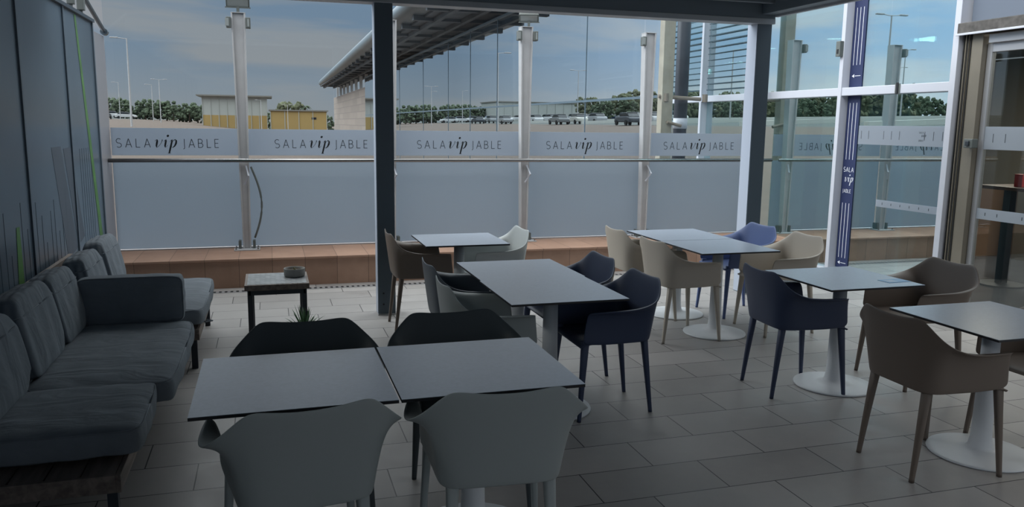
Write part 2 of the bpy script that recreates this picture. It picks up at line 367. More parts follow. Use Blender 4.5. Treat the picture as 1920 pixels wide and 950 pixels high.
# ---- barrier: glass panels between posts
PX = [-.26, 1.345, 2.95, 4.545, 6.14]
bays = [(-1.59, -.268), (-.252, 1.337), (1.353, 2.942), (2.958, 4.537), (4.553, 6.30)]
centres = [-1.055, .555, 2.155, 3.755, 5.35]
where = ['leftmost one, beside the screen', 'just left of the dark pergola post', 'just right of the dark pergola post', 'second from the building facade', 'rightmost one, touching the building facade']
for i, ((a, b), cx) in enumerate(zip(bays, centres)):
    p = thing('glass_barrier_panel', 'glass barrier panel with frosted SALA vip JABLE band, ' + where[i], 'glass panel', ((a+b)/2, YG, .307), 0, 'glass barrier panels')
    h = (b-a)/2
    def loc(o): return o
    MB().box(-h, h, -.006, .006, .012, 3.6-.307).build('pane', M_BARRIER, p)
    MB().box(-h+.004, h-.004, -.0105, -.0075, .02, 1.275-.307).build('lower_film', M_FROST, p)
    MB().box(-h+.004, h-.004, -.0105, -.0075, 1.335-.307, 1.625-.307).build('film_band', M_FROSTBAND, p)
    MB().box(-h, h, -.016, .016, 0, .014).build('bottom_channel', M_ALU, p)
    fr_ = (Vector((1, 0, 0)), Vector((0, 0, 1)), Vector((cx-(a+b)/2, -.0107, 1.465-.307)), 1.0, Vector((0, -1, 0)), 0.0)
    hh = .092
    L = MB(); word_thin(L, 'SALA', -.485, -hh/2, hh, fr_, .42, 0); L.build('lettering', M_GREYINK, p)
    L = MB(); word_vip(L, -.115, -.045, .082, fr_, 0); tag(L.build('lettering', M_BLACKINK, p), 'bold black slanted vip lettering')
    L = MB(); word_thin(L, 'JABLE', .165, -hh/2, hh, fr_, .36, 0); L.build('lettering', M_GREYINK, p)

def make_post():
    t = empty('barrier_post')
    m = MB()   # two flanges and a web, wider at the top
    zs = [(.012, .085, .085), (.9, .105, .10), (2.53, .145, .12)]
    for side in (-1, 1):
        m.loft([[Vector((side*w/2, -dd/2, z)), Vector((side*(w/2-.016), -dd/2, z)), Vector((side*(w/2-.016), dd/2, z)), Vector((side*w/2, dd/2, z))] for z, w, dd in zs])
    m.loft([[Vector((-w/2+.01, -dd/4, z)), Vector((w/2-.01, -dd/4, z)), Vector((w/2-.01, -dd/4+.01, z)), Vector((-w/2+.01, -dd/4+.01, z))] for z, w, dd in zs])
    m.box(-.075, .075, -.062, .062, 2.53, 2.536)
    m.build('upright', M_STEEL, t, bevel=.002)
    MB().box(-.135, .135, -.14, .06, 0, .012).build('base_plate', M_STEEL, t, bevel=.002)
    for sx_ in (-1, 1):
        MB().box(sx_*.075-.014, sx_*.075+.014, -.05, .045, .012, .10).build('stiffener', M_GREYMETAL, t, bevel=.003)
        for yy in (-.11, .035):
            MB().lathe([(.011, .012), (.011, .020), (.007, .021), (.007, .03), (0.0005, .03)], 6, (sx_*.115, yy)).build('anchor_bolt', M_CHROME, t)
    MB().tube([(0.02, -.05, .92), (.045, -.12, .82), (.0, -.06, .72)], .011, 8).build('rail_bracket', M_WHITEMETAL, t)
    return t
post0 = make_post()
plab = ['steel barrier post with wide floodlight at the left, hose clipped beside it', 'steel barrier post half hidden behind the dark pergola post', 'white steel barrier post below the tilted square floodlight', 'white steel barrier post with one small side lamp near its top', 'steel barrier post behind the right pergola post']
for i, x in enumerate(PX):
    o = post0 if i == 0 else copy_tree(post0)
    o.location = (x, 9.30, .307); tag(o, plab[i], 'post', 'steel barrier posts')
# floodlights and side lamps on the posts
def flood(x, w, h, z, tilt, rz, label):
    t = thing('floodlight', label, 'floodlight', (x, 9.28, z), rz, 'floodlights on the posts')
    M = Matrix.Translation((0, 0, .05+h/2)) @ Matrix.Rotation(tilt, 4, 'X')
    MB().box(-w/2, w/2, -.02, .03, -h/2, h/2, 0, M).build('housing', M_GREYMETAL, t, bevel=.008)
    MB().box(-w/2+.015, w/2-.015, -.024, -.019, -h/2+.015, h/2-.015, 0, M).build('lens', M_LENS, t)
    b = MB(); b.box(-.015, .015, -.01, .02, 0, .06); b.box(-w/2-.008, w/2+.008, .0, .012, .045, .057); b.build('bracket', M_GREYMETAL, t)
flood(PX[0], .24, .15, 2.845, .55, .0, 'grey floodlight on top of the leftmost steel post')
flood(PX[2]+.03, .23, .11, 2.845, .75, -.35, 'pale tilted floodlight on top of the post behind the middle panels')
for x, sides in ((PX[0], (-1, 1)), (PX[2], (-1, 1)), (PX[3], (-1,)), (PX[4], (-1,))):
    for s_ in sides:
        t = thing('side_lamp', 'small box lamp on the %s side of the %s' % ('left' if s_ < 0 else 'right', {PX[0]: 'leftmost steel post', PX[2]: 'middle steel post under the tilted floodlight', PX[3]: 'white steel post without floodlight', PX[4]: 'post behind the right pergola post'}[x]), 'lamp', (x+s_*.073, 9.25, 2.68), 0, 'small box lamps on the posts')
        MB().box(min(0, s_*.05), max(0, s_*.05), -.05, .03, 0, .11).build('housing', M_GREYMETAL, t, bevel=.006)
        MB().box(s_*.05-.02-.012*s_, s_*.05+.0-.012*s_ if s_ > 0 else s_*.05+.03, -.054, -.049, .015, .095).build('lens', M_LENS, t)
# hose clipped to first post
hs = []
for k in range(15):
    u = k/14; hs.append((-.19+.10*math.sin(u*PI*.95), 9.235, 1.22-u*.78))
tag(MB().tube(hs, .011, 8).build('cable_hose', M_GREYMETAL, smooth=True), 'grey bowed hose hanging beside the leftmost steel post', 'hose')
# hand rail
hr = MB(); hr.tube([(XW+.01, 9.2, 1.29), (XF-.06, 9.2, 1.29)], .021, 12)
tag(hr.build('handrail', M_CHROME, smooth=True), 'long polished steel handrail running across all the glass barrier panels', 'handrail')

# ---- pergola
def pergola_post(x0, x1, y0, y1, z, label):
    t = thing('pergola_post', label, 'post', ((x0+x1)/2, (y0+y1)/2, 0), 0, 'dark pergola posts')
    w = (x1-x0)/2; d_ = (y1-y0)/2
    MB().box(-w, w, -d_, d_, .004, z).build('column', M_POSTDARK, t, bevel=.006)
    tag(MB().box(-w-.004, -w, -d_+.008, d_-.008, .02, z).build('side_strip', mat('pale strip', (186, 196, 212), .4), t), 'pale side face')  # thin pale strip over the left face of the column
    for zz in (.10, .20):
        MB().tube([(-w*.4, -d_-.003, zz), (-w*.4, -d_+.004, zz)], .008, 10).build('bolt', M_BLACKINK, t)
    MB().box(-w-.004, w+.004, -d_-.004, d_+.004, 0, .012).build('base_plate', M_STEEL, t)
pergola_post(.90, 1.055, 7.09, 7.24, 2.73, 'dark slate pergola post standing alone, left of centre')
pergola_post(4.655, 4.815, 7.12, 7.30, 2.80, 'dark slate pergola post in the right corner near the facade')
rf = MB(); rf.box(XW-.1, 4.82, -3, 7.10, 2.96, 3.02)
y = 6.9
while y > -3: rf.box(XW-.1, 4.66, y-.03, y+.03, 2.88, 2.96); y -= .24
struct(rf.build('ceiling', mat('dark louvre', (112, 122, 130), .5)))
bm_ = MB(); bm_.box(XW-.1, 4.82, 7.08, 7.26, 2.76, 3.06); 
bt = thing('pergola_beam', 'long dark front beam of the pergola with pale lower edge', 'beam', (0, 0, 0), 0)
bm_.build('beam_body', mat('beam dark', (100, 112, 122), .45), bt, bevel=.004)
MB().box(XW-.1, 4.82, 7.075, 7.24, 2.715, 2.765).build('lower_profile', mat('beam edge', (160, 166, 172), .4), bt, bevel=.004)
bs = thing('pergola_beam', 'dark side beam of the pergola running back towards the camera near the facade', 'beam', (0, 0, 0), 0)
MB().box(4.66, 4.82, -3, 7.07, 2.80, 3.06).build('beam_body', MATS['beam dark'], bs, bevel=.004)
MB().box(4.80, 4.84, -3, 7.07, 2.78, 2.90).build('lower_profile', MATS['beam edge'], bs, bevel=.004)

# ---- facade (x = XF) bays: mullions at 6.3, 7.9, 9.45, 11.0, 12.35
def facade_bay(n, y0, y1, z0, z1, m, kids_=None):
    o = struct(boxo('window_%d' % n, XF-.006, XF+.006, y0, y1, z0, z1, m)); return o
ZT0, ZT1 = 2.08, 2.17
bay_y = [(6.34, 7.88), (7.95, 9.62), (9.66, 11.02), (11.08, 12.30)]
n = 1
for (a, b) in bay_y:
    facade_bay(n, a, b, .06, ZT0, M_FACADE); n += 1
    facade_bay(n, a, b, ZT1, 4.2, M_FACADE); n += 1
mu = MB()
for yc, hw in ((6.315, .035), (7.915, .03), (11.05, .028), (12.33, .028)):
    mu.box(XF-.11, XF+.05, yc-hw, yc+hw, 0, 4.2)
mu.box(XF-.03, XF+.05, 9.625, 9.655, 0, 4.2)
struct(mu.build('trim_4', M_WHITEMETAL, bevel=.004))
tr = MB()
for (a, b) in bay_y: tr.box(XF-.10, XF+.05, a-.02, b+.02, ZT0, ZT1)
tr.box(XF-.09, XF+.05, 6.3, 12.33, 0, .06)
struct(tr.build('trim_5', M_WHITEMETAL, bevel=.004))
# frosted film bands with small tick marks on the facade bay beside the door
fb = thing('window_film', 'frosted safety film bands with small tick marks on the facade pane left of the door', 'window film', (XF, 7.0, 0))
def fl(o): return child_world(o, fb)
fl(boxo('film_band', XF-.011, XF-.008, 6.36, 7.66, 1.54, 1.745, M_FROSTBAND))
fl(boxo('film_band', XF-.011, XF-.008, 6.36, 7.3, .87, .945, M_FROSTBAND))
tk = MB()
for k in range(11):
    if k in (3, 4, 8): continue
    y = 6.46+k*.115; tk.box(XF-.013, XF-.0111, y, y+.004, 1.60, 1.69)
for k in range(7): y = 6.42+k*.13; tk.box(XF-.013, XF-.0111, y, y+.006, .895, .92)
f2 = (Vector((0, -1, 0)), Vector((0, 0, 1)), Vector((XF-.0112, 6.70, 1.615)), 1.0, Vector((-1, 0, 0)), 0.0)
word_thin(tk, 'SALA', -.07, .055, .018, f2, .3); word_vip(tk, -.035, .02, .022, f2, 0); word_thin(tk, 'JABLE', -.07, -.025, .018, f2, .25)
fl(tk.build('tick_mark', [M_GREYINK]))
# navy banner
bn = thing('banner', 'narrow navy banner with white vertical lines and SALA vip JABLE lettering on the facade glass', 'banner', (XF, 7.78, 0))
def bnc(o): return child_world(o, bn)
bnc(boxo('banner_film', XF-.015, XF-.008, 7.67, 7.875, .10, 2.08, M_NAVY)); bnc(boxo('banner_film', XF-.015, XF-.008, 7.67, 7.875, 2.17, 4.1, M_NAVY))
ln = MB(); X0 = XF-.0152
for k in range(3):
    yy = 7.83-k*.055
    for (a, b) in ((.22, .86), (1.36, 2.0)): ln.box(X0-.001, X0, yy-.0035, yy+.0035, a, b)
bnc(ln.build('line_pattern', M_WHITEINK)); ln = MB()
for k in range(3):
    yy = 7.83-k*.055
    for (a, b) in ((2.42, 3.05), (3.3, 4.0)): ln.box(X0-.001, X0, yy-.0035, yy+.0035, a, b)
for zz in (.16, 2.30):
    ln.box(X0-.001, X0, 7.70, 7.79, zz-.003, zz+.003); ln.add([(X0-.001, 7.84, zz), (X0-.001, 7.80, zz+.02), (X0-.001, 7.80, zz-.02)], [(0, 1, 2)])
bnc(ln.build('line_pattern', M_WHITEINK))
bl = MB(); f3 = (Vector((0, -1, 0)), Vector((0, 0, 1)), Vector((X0, 7.865, 0)), 1.0, Vector((-1, 0, 0)), 0.0)
T_ = .11
word_thin(bl, 'SALA', .012, 1.22, .052, f3, .25); bnc(bl.build('lettering', M_WHITEINK)); bl = MB(); word_vip(bl, .035, 1.105, .052, f3, 0); bnc(bl.build('lettering', M_WHITEINK)); bl = MB(); word_thin(bl, 'JABLE', .018, .98, .04, f3, .2)
bnc(bl.build('lettering', [M_WHITEINK]))
T_ = .075
# little grey boxes on the frame
bx_ = thing('alarm_box', 'small grey sensor box on the white facade mullion', 'sensor', (XF-.11, 7.93, 2.52))
MB().box(-.05, 0, -.035, .035, 0, .17).build('housing', M_GREYMETAL, bx_, bevel=.005); MB().box(-.053, -.05, -.015, .015, .03, .08).build('lens', M_BLACKINK, bx_)
bx2 = thing('latch_plate', 'small black latch plate on the transom of the facade bay', 'latch', (XF-.10, 7.02, 2.08))
MB().box(-.006, 0, -.035, .035, 0, .10).build('plate', M_GREYMETAL, bx2); MB().box(-.014, -.006, -.014, .014, -.01, .11).build('bolt', M_BLACKINK, bx2)
# added dark slats on the outer glass imitate reflected louvre cladding
for k, (a, b) in enumerate([(9.66, 11.0), (11.08, 12.3)]):
    t = thing('reflection_slats', 'added dark slats imitating a louvre reflection on upper facade glass beyond the barrier, ' + ('nearer bay' if k == 0 else 'farther bay'), 'reflection slats', (XF-.03, (a+b)/2, 0), 0, 'added reflection slats on the facade')
    s_ = MB(); z = 2.25
    while z < 4.1: s_.box(-.008, .008, -(b-a)/2+.0, (b-a)/2-.0, z, z+.010+.006*math.sin(z*9)); z += .088
    s_.build('slats', mat('reflected slat', (46, 70, 80), .5), t)
    MB().box(-.02, .02, -(b-a)/2+.01, (b-a)/2-.01, 4.1, 4.16).build('slat_top_bar', M_GREYMETAL, t)

# parked sliding leaf behind the fixed pane: pale blue glass
pl = thing('sliding_leaf', 'pale blue glazed sliding leaf parked behind the facade pane beside the banner', 'glass leaf', (XF+.10, 7.36, 0))
MB().box(-.006, .006, -.26, .30, .03, 3.2).build('pane', M_BLUEGLASS, pl)
MB().box(-.02, .02, -.31, -.26, .01, 3.24).build('stile', M_BLUEGLASS, pl)

# door jamb and automatic door
jb = MB(); jb.box(XF-.06, XF+.10, 6.05, 6.27, 0, 2.62); jb.box(XF-.075, XF-.06, 6.225, 6.235, 0, 2.62); jb.box(XF-.075, XF-.06, 6.195, 6.20, 0, 2.62)
struct(jb.build('trim_6', M_BRONZE, bevel=.004))
sl = MB()
for yy in (6.255, 6.215, 6.18): sl.box(XF-.068, XF-.055, yy-.005, yy+.005, 0, 2.60)
struct(sl.build('trim_7', M_RUBBER))
hd = MB(); hd.box(XF-.14, XF+.1, 2.5, 6.28, 2.60, 2.70)
struct(hd.build('trim_8', mat('weathered header', (84, 82, 80), .7, .3, 0, (14, .35)), bevel=.006))
struct(MB().box(XF-.15, XF-.13, 2.5, 6.29, 2.585, 2.605).build('trim_9', M_WHITEMETAL, bevel=.003))
struct(MB().box(XF-.05, XF+.1, 2.5, 6.0, 2.50, 2.58).build('trim_10', M_ALU, bevel=.004))
struct(boxo('window_9', XF-.01, XF+.01, 2.5, 6.25, 2.72, 4.2, frost_mat('frosted fanlight', (150, 160, 175), .5)))
dr = struct(empty('door_1', (XF+.02, 4.9, 0)))
MB().box(-.006, .006, -1.0, 1.10, .06, 2.42).build('pane', M_DOORGLASS, dr)
st_ = MB(); st_.box(-.025, .025, 1.09, 1.145, .0, 2.50); st_.box(-.025, .025, -1.05, -1.0, 0, 2.5); st_.box(-.025, .025, -1.0, 1.09, 2.42, 2.50); st_.box(-.025, .025, -1.0, 1.09, .0, .06)
st_.build('door_frame', M_ALU, dr, bevel=.004)
MB().box(-.014, -.010, -1.0, 1.09, 1.535, 1.745).build('film_band', M_FROSTBAND, dr)
MB().box(-.014, -.010, -1.0, 1.09, .885, .985).build('film_band', M_FROSTBAND, dr)
tk = MB()
for k in range(14):
    if k == 2: continue
    y = .99-k*.13; tk.box(-.016, -.0142, y, y+.005, 1.60, 1.68); tk.box(-.016, -.0142, y, y+.007, .92, .95)
tk.build('tick_mark', M_GREYINK, dr)
lk = thing('door_lock', 'dark grey lock box on the bronze jamb at the edge of the glass door', 'lock', (XF-.06, 6.04, 1.545))
MB().box(-.07, 0, -.05, .05, 0, .085).build('housing', M_GREYMETAL, lk, bevel=.006)
MB().box(-.085, -.07, -.02, .02, .02, .065).build('latch', M_BLACKSTEEL, lk, bevel=.004)

# ---- interior behind the glass
M_INFL = mat('interior floor', (66, 72, 80), .2, .5, 0, (2, .1)); M_INW = mat('interior wall', (134, 130, 122), .8)
struct(boxo('floor_interior', XF-.04, 13, -2, 12.3, -.12, -.001, M_INFL))
struct(boxo('ceiling_interior', XF+.15, 13, 1, 12.3, 3.02, 3.10, mat('interior ceiling', (120, 122, 124), .8)))
struct(boxo('wall_interior', 13, 13.1, -2, 12.3, 0, 3.0, M_INW))
struct(boxo('wall_far', XF+.15, 13, 12.2, 12.3, 0, 3.0, M_INW))
struct(boxo('wall_partition', 8.9, 11.5, 8.6, 8.7, 0, .95, mat('interior dado', (116, 92, 74), .7)))
for k, (x_, y_) in enumerate([(8.25, 8.3), (9.6, 8.0), (8.0, 10.4)]):
    struct(boxo('wall_column' if k == 0 else 'wall_column.%03d' % k, x_, x_+.35, y_, y_+.35, 0, 3.0, mat('interior column', (112, 108, 100), .7)))
M_GLOW = mat('downlight glow', (255, 250, 235), .5, emit=((255, 248, 232), 2.5))
for k, (x_, y_) in enumerate([(8.06, 10.33), (8.07, 12.0)]):
    t = thing('downlight', 'round ceiling downlight glowing inside the building, ' + ('nearer one, seen beside the mullion' if k == 0 else 'farther one, seen by the pergola post'), 'downlight', (x_, y_, 3.02), 0, 'round ceiling downlights')
    MB().lathe([(.11, -.004), (.11, 0)], 24).build('lens', M_GLOW, t); MB().lathe([(.13, -.003), (.13, .0)], 24).build('rim', M_WHITEMETAL, t)
for k, (x_, y_) in enumerate([(9.6, 5.0), (9.6, 9.0)]):
    ld = bpy.data.lights.new('interior_ceiling_lamp', 'AREA'); ld.energy = 160; ld.size = 1.6; ld.color = (1, .93, .82)
    lo_ = bpy.data.objects.new('interior_ceiling_lamp', ld); COL.objects.link(lo_); lo_.location = (x_, y_, 2.98)
bt_ = thing('bar_table', 'tall dark bar table with round base inside behind the glass door', 'table', (7.86, 6.93, 0))
MB().lathe([(.24, 0), (.24, .012), (.05, .02), (.04, .03)], 32).build('base', M_BLACKSTEEL, bt_)
MB().box(-.045, .045, -.045, .045, .02, 1.06).build('column', M_BLACKSTEEL, bt_, bevel=.004)
MB().box(-.1, .75, -.35, .35, 1.06, 1.10).build('tabletop', mat('bar top', (84, 50, 36), .4), bt_, bevel=.006)
def stool(x_, y_, rz, label):
    t = thing('bar_stool', label, 'stool', (x_, y_, 0), rz, 'bar stools inside')
    MB().box(-.19, .19, -.18, .18, .72, .77).build('seat', M_BLACKSTEEL, t, bevel=.02)
    for a in (-1, 1):
        for b in (-1, 1): MB().tube([(a*.14, b*.13, .73), (a*.21, b*.2, 0)], [.018, .011], 8).build('leg', M_OAK, t)
    r_ = MB(); q = [(.18, .17, .28), (.18, -.17, .28), (-.18, -.17, .28), (-.18, .17, .28), (.18, .17, .28)]
    for a, b in zip(q[:-1], q[1:]): r_.tube([a, b], .008, 6)
    r_.build('foot_ring', M_BLACKSTEEL, t); MB().box(-.18, .18, .15, .18, .77, 1.0).build('backrest', M_BLACKSTEEL, t, bevel=.02)
stool(7.75, 7.75, .2, 'wooden-legged bar stool left of the tall dark table inside')
stool(8.35, 6.55, 1.7, 'wooden-legged bar stool right of the tall dark table inside')
rd = thing('red_box', 'small red object standing on the tall table inside at the right edge', 'box', (7.93, 6.87, 1.10))
MB().box(-.05, .05, -.05, .05, 0, .13).build('body', mat('red paper', (170, 30, 34), .5), rd, bevel=.006)
MB().box(-.052, .052, -.052, .052, .13, .14).build('lid', mat('red paper', (170, 30, 34), .5), rd, bevel=.003)

# ================================================================ TABLES
def make_table():
    t = empty('cafe_table')
    MB().box(-.35, .35, -.35, .35, .7385, .740).build('top_surface', M_TOP, t)
    MB().box(-.3505, .3505, -.3505, .3505, .727, .7385).build('tabletop', M_TOPEDGE, t, bevel=.0015)
    MB().box(-.17, .17, -.17, .17, .717, .727).build('top_plate', M_BLACKSTEEL, t)
    MB().lathe([(.255, 0), (.258, .006), (.255, .014), (.20, .018), (.12, .022), (.075, .030), (.060, .05), (.053, .09), (.050, .16), (.046, .4), (.043, .717)], 40, sq=1.0).build('pedestal', M_WHITEPOWDER, t, smooth=2)
    return t
TAB = [(.064, 3.08, 'square grey cafe table, left half of the nearest pair'), (.774, 3.08, 'square grey cafe table, right half of the nearest pair'),
       (1.59, 4.44, 'square grey cafe table, nearer half of the pair in the centre'), (1.60, 5.14, 'square grey cafe table, farther half of the pair in the centre'),
       (1.53, 6.62, 'square grey cafe table standing alone right of the dark pergola post'), (3.54, 5.80, 'square grey cafe table, nearer half of the pair with beige chairs'),
       (3.55, 6.51, 'square grey cafe table, farther half of the pair with beige chairs'), (3.60, 4.37, 'square grey cafe table with a blue card on it'),
       (3.60, 3.19, 'square grey cafe table cut by the right edge of the picture')]
tab0 = make_table()
for i, (x, y, l) in enumerate(TAB):
    o = tab0 if i == 0 else copy_tree(tab0); o.location = (x, y, 0); tag(o, l, 'table', 'square cafe tables')
cd = thing('card', 'light blue card lying on the table between the navy and brown chairs', 'card', (3.855, 4.18, .7402), .06)
MB().box(-.09, .09, -.05, .05, 0, .002).build('sheet', mat('blue card', (120, 165, 205), .5), cd)
MB().box(-.07, .0, -.03, .03, .002, .0024).build('print', mat('card print', (170, 190, 210), .5), cd)

# ================================================================ CHAIRS
RIM = [(0, -.283, .811), (.095, -.281, .814), (.178, -.272, .828), (.213, -.262, .812), (.260, -.243, .766), (.304, -.215, .724), (.330, -.165, .694), (.338, -.09, .672), (.330, 0, .664), (.312, .10, .660), (.288, .205, .655)]
BOT = [(0, -.232, .452), (.085, -.232, .452), (.155, -.226, .45), (.194, -.208, .448), (.212, -.18, .448), (.219, -.145, .447), (.222, -.10, .447), (.224, -.05, .447), (.228, .02, .447), (.236, .12, .450), (.245, .238, .462)]
def smooth_step(a, b, x): t = min(1, max(0, (x-a)/(b-a))); return t*t*(3-2*t)
def make_chair(name, m):
    t = empty(name)
    K = 7; n = len(RIM)
    def col(i, side):
        rx, ry, rz = RIM[i]; bx, by, bz = BOT[i]; arm = smooth_step(3.2, 7, i); out = []
        for k in range(K):
            u = k/(K-1)
            # the arms bulge outwards only near the rim, the back stays straight
            ux = (1-arm)*u**1.15 + arm*(0, .03, .08, .17, .36, .68, 1)[k]
            uy = u if i < 9 else u
            z = bz+(rz-bz)*((1-arm)*u + arm*(0, .25, .50, .74, .92, .985, 1)[k])
            x = bx+(rx-bx)*ux; y = by+(ry-by)*((1-arm)*u**.9+arm*uy)
            out.append(Vector((side*x, y, z)))
        return out
    cols = [col(i, -1) for i in range(n-1, 0, -1)] + [col(0, 1)] + [col(i, 1) for i in range(1, n)]
    vs = [v for c_ in cols for v in c_]; fs = []
    for i in range(len(cols)-1):
        for k in range(K-1): a = i*K+k; fs.append((a, a+1, a+K+1, a+K))
    MB().add(vs, fs).build('backrest', m, t, smooth=True, solid=.011, sub=2)
    # seat pan with two rows of drain slots near its rear
    ys = [-.222, -.205, -.175, -.15, -.138, -.112, -.10, -.06, 0, .08, .16, .215, .238]
    def hw(y):
        for (x0, y0, _), (x1, y1, _) in zip(BOT[:-1], BOT[1:]):
            if y1 > y0 and y0 <= y <= y1: return x0+(x1-x0)*(y-y0)/(y1-y0)
        return .14
    U = [-1, -.8, -.62, -.50, -.36, -.26, -.12, -.02, .02, .12, .26, .36, .50, .62, .8, 1]
    vs = []; fs = []
    for y in ys:
        w = hw(y)-.004
        for u in U:
            xx = u*w; z = .462-.014*(1-u*u)*smooth_step(-.24, -.05, y)*(1-smooth_step(.1, .24, y))
            if y > .2: z -= .02*(y-.2)/.038*.8
            vs.append((xx, y, z))
    nu = len(U)
    for j in range(len(ys)-1):
        for i in range(nu-1):
            if j in (3, 5) and i in (3, 5, 9, 11): continue
            a = j*nu+i; fs.append((a, a+1, a+1+nu, a+nu))
    # front lip
    base = (len(ys)-1)*nu; o_ = len(vs)
    for i, u in enumerate(U): vs.append((u*(hw(.238)-.012), .240, .440))
    for i in range(nu-1): fs.append((base+i, base+i+1, o_+i+1, o_+i))
    MB().add(vs, fs).build('seat', m, t, smooth=True, solid=.008)
    for s_ in (-1, 1):
        for (top, foot, a, b) in (((s_*.176, -.185, .47), (s_*.19, -.240, 0), .024, .021), ((s_*.214, .205, .478), (s_*.243, .243, 0), .018, .025)):
            rings = []
            for u in (0, .04, .12, .3, .6, 1):
                z = foot[2]+(top[2]-foot[2])*u; q = [foot[k]+(top[k]-foot[k])*u for k in range(2)]
                ra = .0115+(a-.0115)*u**1.1; rb = .0115+(b-.0115)*u**1.1
                rings.append([Vector((q[0]+ra*abs(math.cos(w_))**.7*math.copysign(1, math.cos(w_)), q[1]+rb*abs(math.sin(w_))**.7*math.copysign(1, math.sin(w_)), z)) for w_ in [2*PI*(k+.5)/12 for k in range(12)]])
            MB().loft(rings).build('leg', m, t, smooth=2)
    return t
def plastic(name, c): return mat(name, c, .48, .45, 0, None, (350, .05))
PL = {'white': plastic('white plastic', (196, 202, 202)), 'beige': plastic('beige plastic', (178, 170, 158)), 'brown': plastic('taupe brown plastic', (108, 97, 88)),
      'navy': plastic('navy plastic', (52, 64, 90)), 'blue': plastic('blue plastic', (78, 96, 140)), 'dark': plastic('anthracite plastic', (66, 74, 78)), 'green': plastic('pale sage plastic', (160, 168, 168)), 'slate': plastic('slate plastic', (84, 94, 104))}
CH = [(.068, 2.785, 8, 'green', 'pale grey armchair in front of the nearest table pair, the left one'),
      (.770, 2.785, -4, 'green', 'pale grey armchair in front of the nearest table pair, the right one'),
      (.13, 3.41, 180, 'dark', 'anthracite armchair behind the nearest table pair, the left one beside the potted plant'),
      (.82, 3.43, 181, 'dark', 'anthracite armchair behind the nearest table pair, the right one'),
      (1.20, 4.45, -90, 'green', 'pale grey armchair left of the centre table pair, nearer of its side'),
      (1.24, 5.12, -90, 'slate', 'slate blue armchair left of the centre table pair, farther of its side'),
      (1.925, 4.41, 90, 'navy', 'navy armchair right of the centre table pair, nearer of its side'),
      (1.95, 5.13, 90, 'navy', 'navy armchair right of the centre table pair, farther of its side'),
      (1.20, 6.65, -90, 'brown', 'taupe brown armchair beside the dark pergola post'),
      (1.83, 6.64, 90, 'white', 'white armchair right of the lone far table, against the parapet'),
      (3.19, 5.79, -88, 'beige', 'beige armchair left of the table pair, the nearer one with its full side in view'),
      (3.18, 6.50, -90, 'beige', 'beige armchair left of the far table of the right pair'),
      (4.12, 5.79, 88, 'beige', 'beige armchair facing left, right of the nearer table of the right pair'),
      (4.13, 6.46, 90, 'blue', 'blue armchair at the far table of the right pair, beside the pergola post'),
      (3.28, 4.41, -94, 'navy', 'navy armchair left of the table with the blue card'),
      (4.22, 4.36, 88, 'brown', 'taupe brown armchair right of the table with the blue card'),
      (3.21, 3.175, -91, 'brown', 'taupe brown armchair in the right foreground, its back to the left'),
      (4.00, 3.19, 90, 'brown', 'taupe brown armchair mostly outside the right edge of the picture')]
ch0 = make_chair('armchair', PL['green'])
for i, (x, y, deg, c_, l) in enumerate(CH):
    o = ch0 if i == 0 else copy_tree(ch0, None, [PL[c_]])
    o.location = (x, y, 0); o.rotation_euler = (0, 0, math.radians(deg)); tag(o, l, 'chair', 'moulded plastic armchairs')

# ================================================================ SOFAS
def cushion(name, sx_, sy_, sz_, m, seed, puff=.35, wr=.012, loc=(0, 0, 0), rot=(0, 0, 0), label='', cat='cushion', group=None, sag=0):
    random.seed(seed); n = 14; b = bmesh.new(); bmesh.ops.create_cube(b, size=2)
    bmesh.ops.subdivide_edges(b, edges=b.edges[:], cuts=n, use_grid_fill=True)
    ph = [random.uniform(0, 6.28) for _ in range(8)]
    for v in b.verts:
        x, y, z = v.co
        ex, ey = abs(x), abs(y)
        edge = (1-ex**6)*(1-ey**6)
        zz = z*(1-puff*(1-max(0, edge)**.5))
        p = max(abs(x)**5+abs(y)**5, 0); k = 1-.045*(ex*ey)**3 - .02*(z*z)*max(ex, ey)**8
        w_ = math.sin(x*7+y*3+ph[0])*math.sin(y*9-x*2+ph[1])*.5+math.sin(x*13+ph[2]+y*4)*.3+math.sin(y*17+ph[3]+x*3)*.25
        v.co = Vector((x*k*sx_/2 + wr*.4*math.sin(y*11+ph[4])*ex**6*math.copysign(1, x), y*k*sy_/2 + wr*.4*math.sin(x*11+ph[5])*ey**6, zz*sz_/2 + wr*w_*abs(z)*.6 - sag*(1-x*x)*(1-y*y)*(z > 0)))
    me = bpy.data.meshes.new(name); bmesh.ops.recalc_face_normals(b, faces=b.faces); b.to_mesh(me); b.free()
    for p in me.polygons: p.use_smooth = True
    me.materials.append(m); root = thing(name, label, cat, loc, 0, group); root.rotation_euler = rot
    o = bpy.data.objects.new('cover', me); COL.objects.link(o); o.parent = root
    q = o.modifiers.new('sub', 'SUBSURF'); q.levels = 1; q.render_levels = 1
    pp = MB()   # piping seam around the edge
    r_ = []
    for k in range(49):
        a = 2*PI*k/48; cx_, sx2 = math.cos(a), math.sin(a); e = .22
        r_.append((math.copysign(abs(cx_)**e, cx_)*sx_/2*.975, math.copysign(abs(sx2)**e, sx2)*sy_/2*.975, sz_/2*(1-puff)*.98))
    pp.tube(r_, .004, 5); pp.build('piping', m, root, smooth=True)
    return root
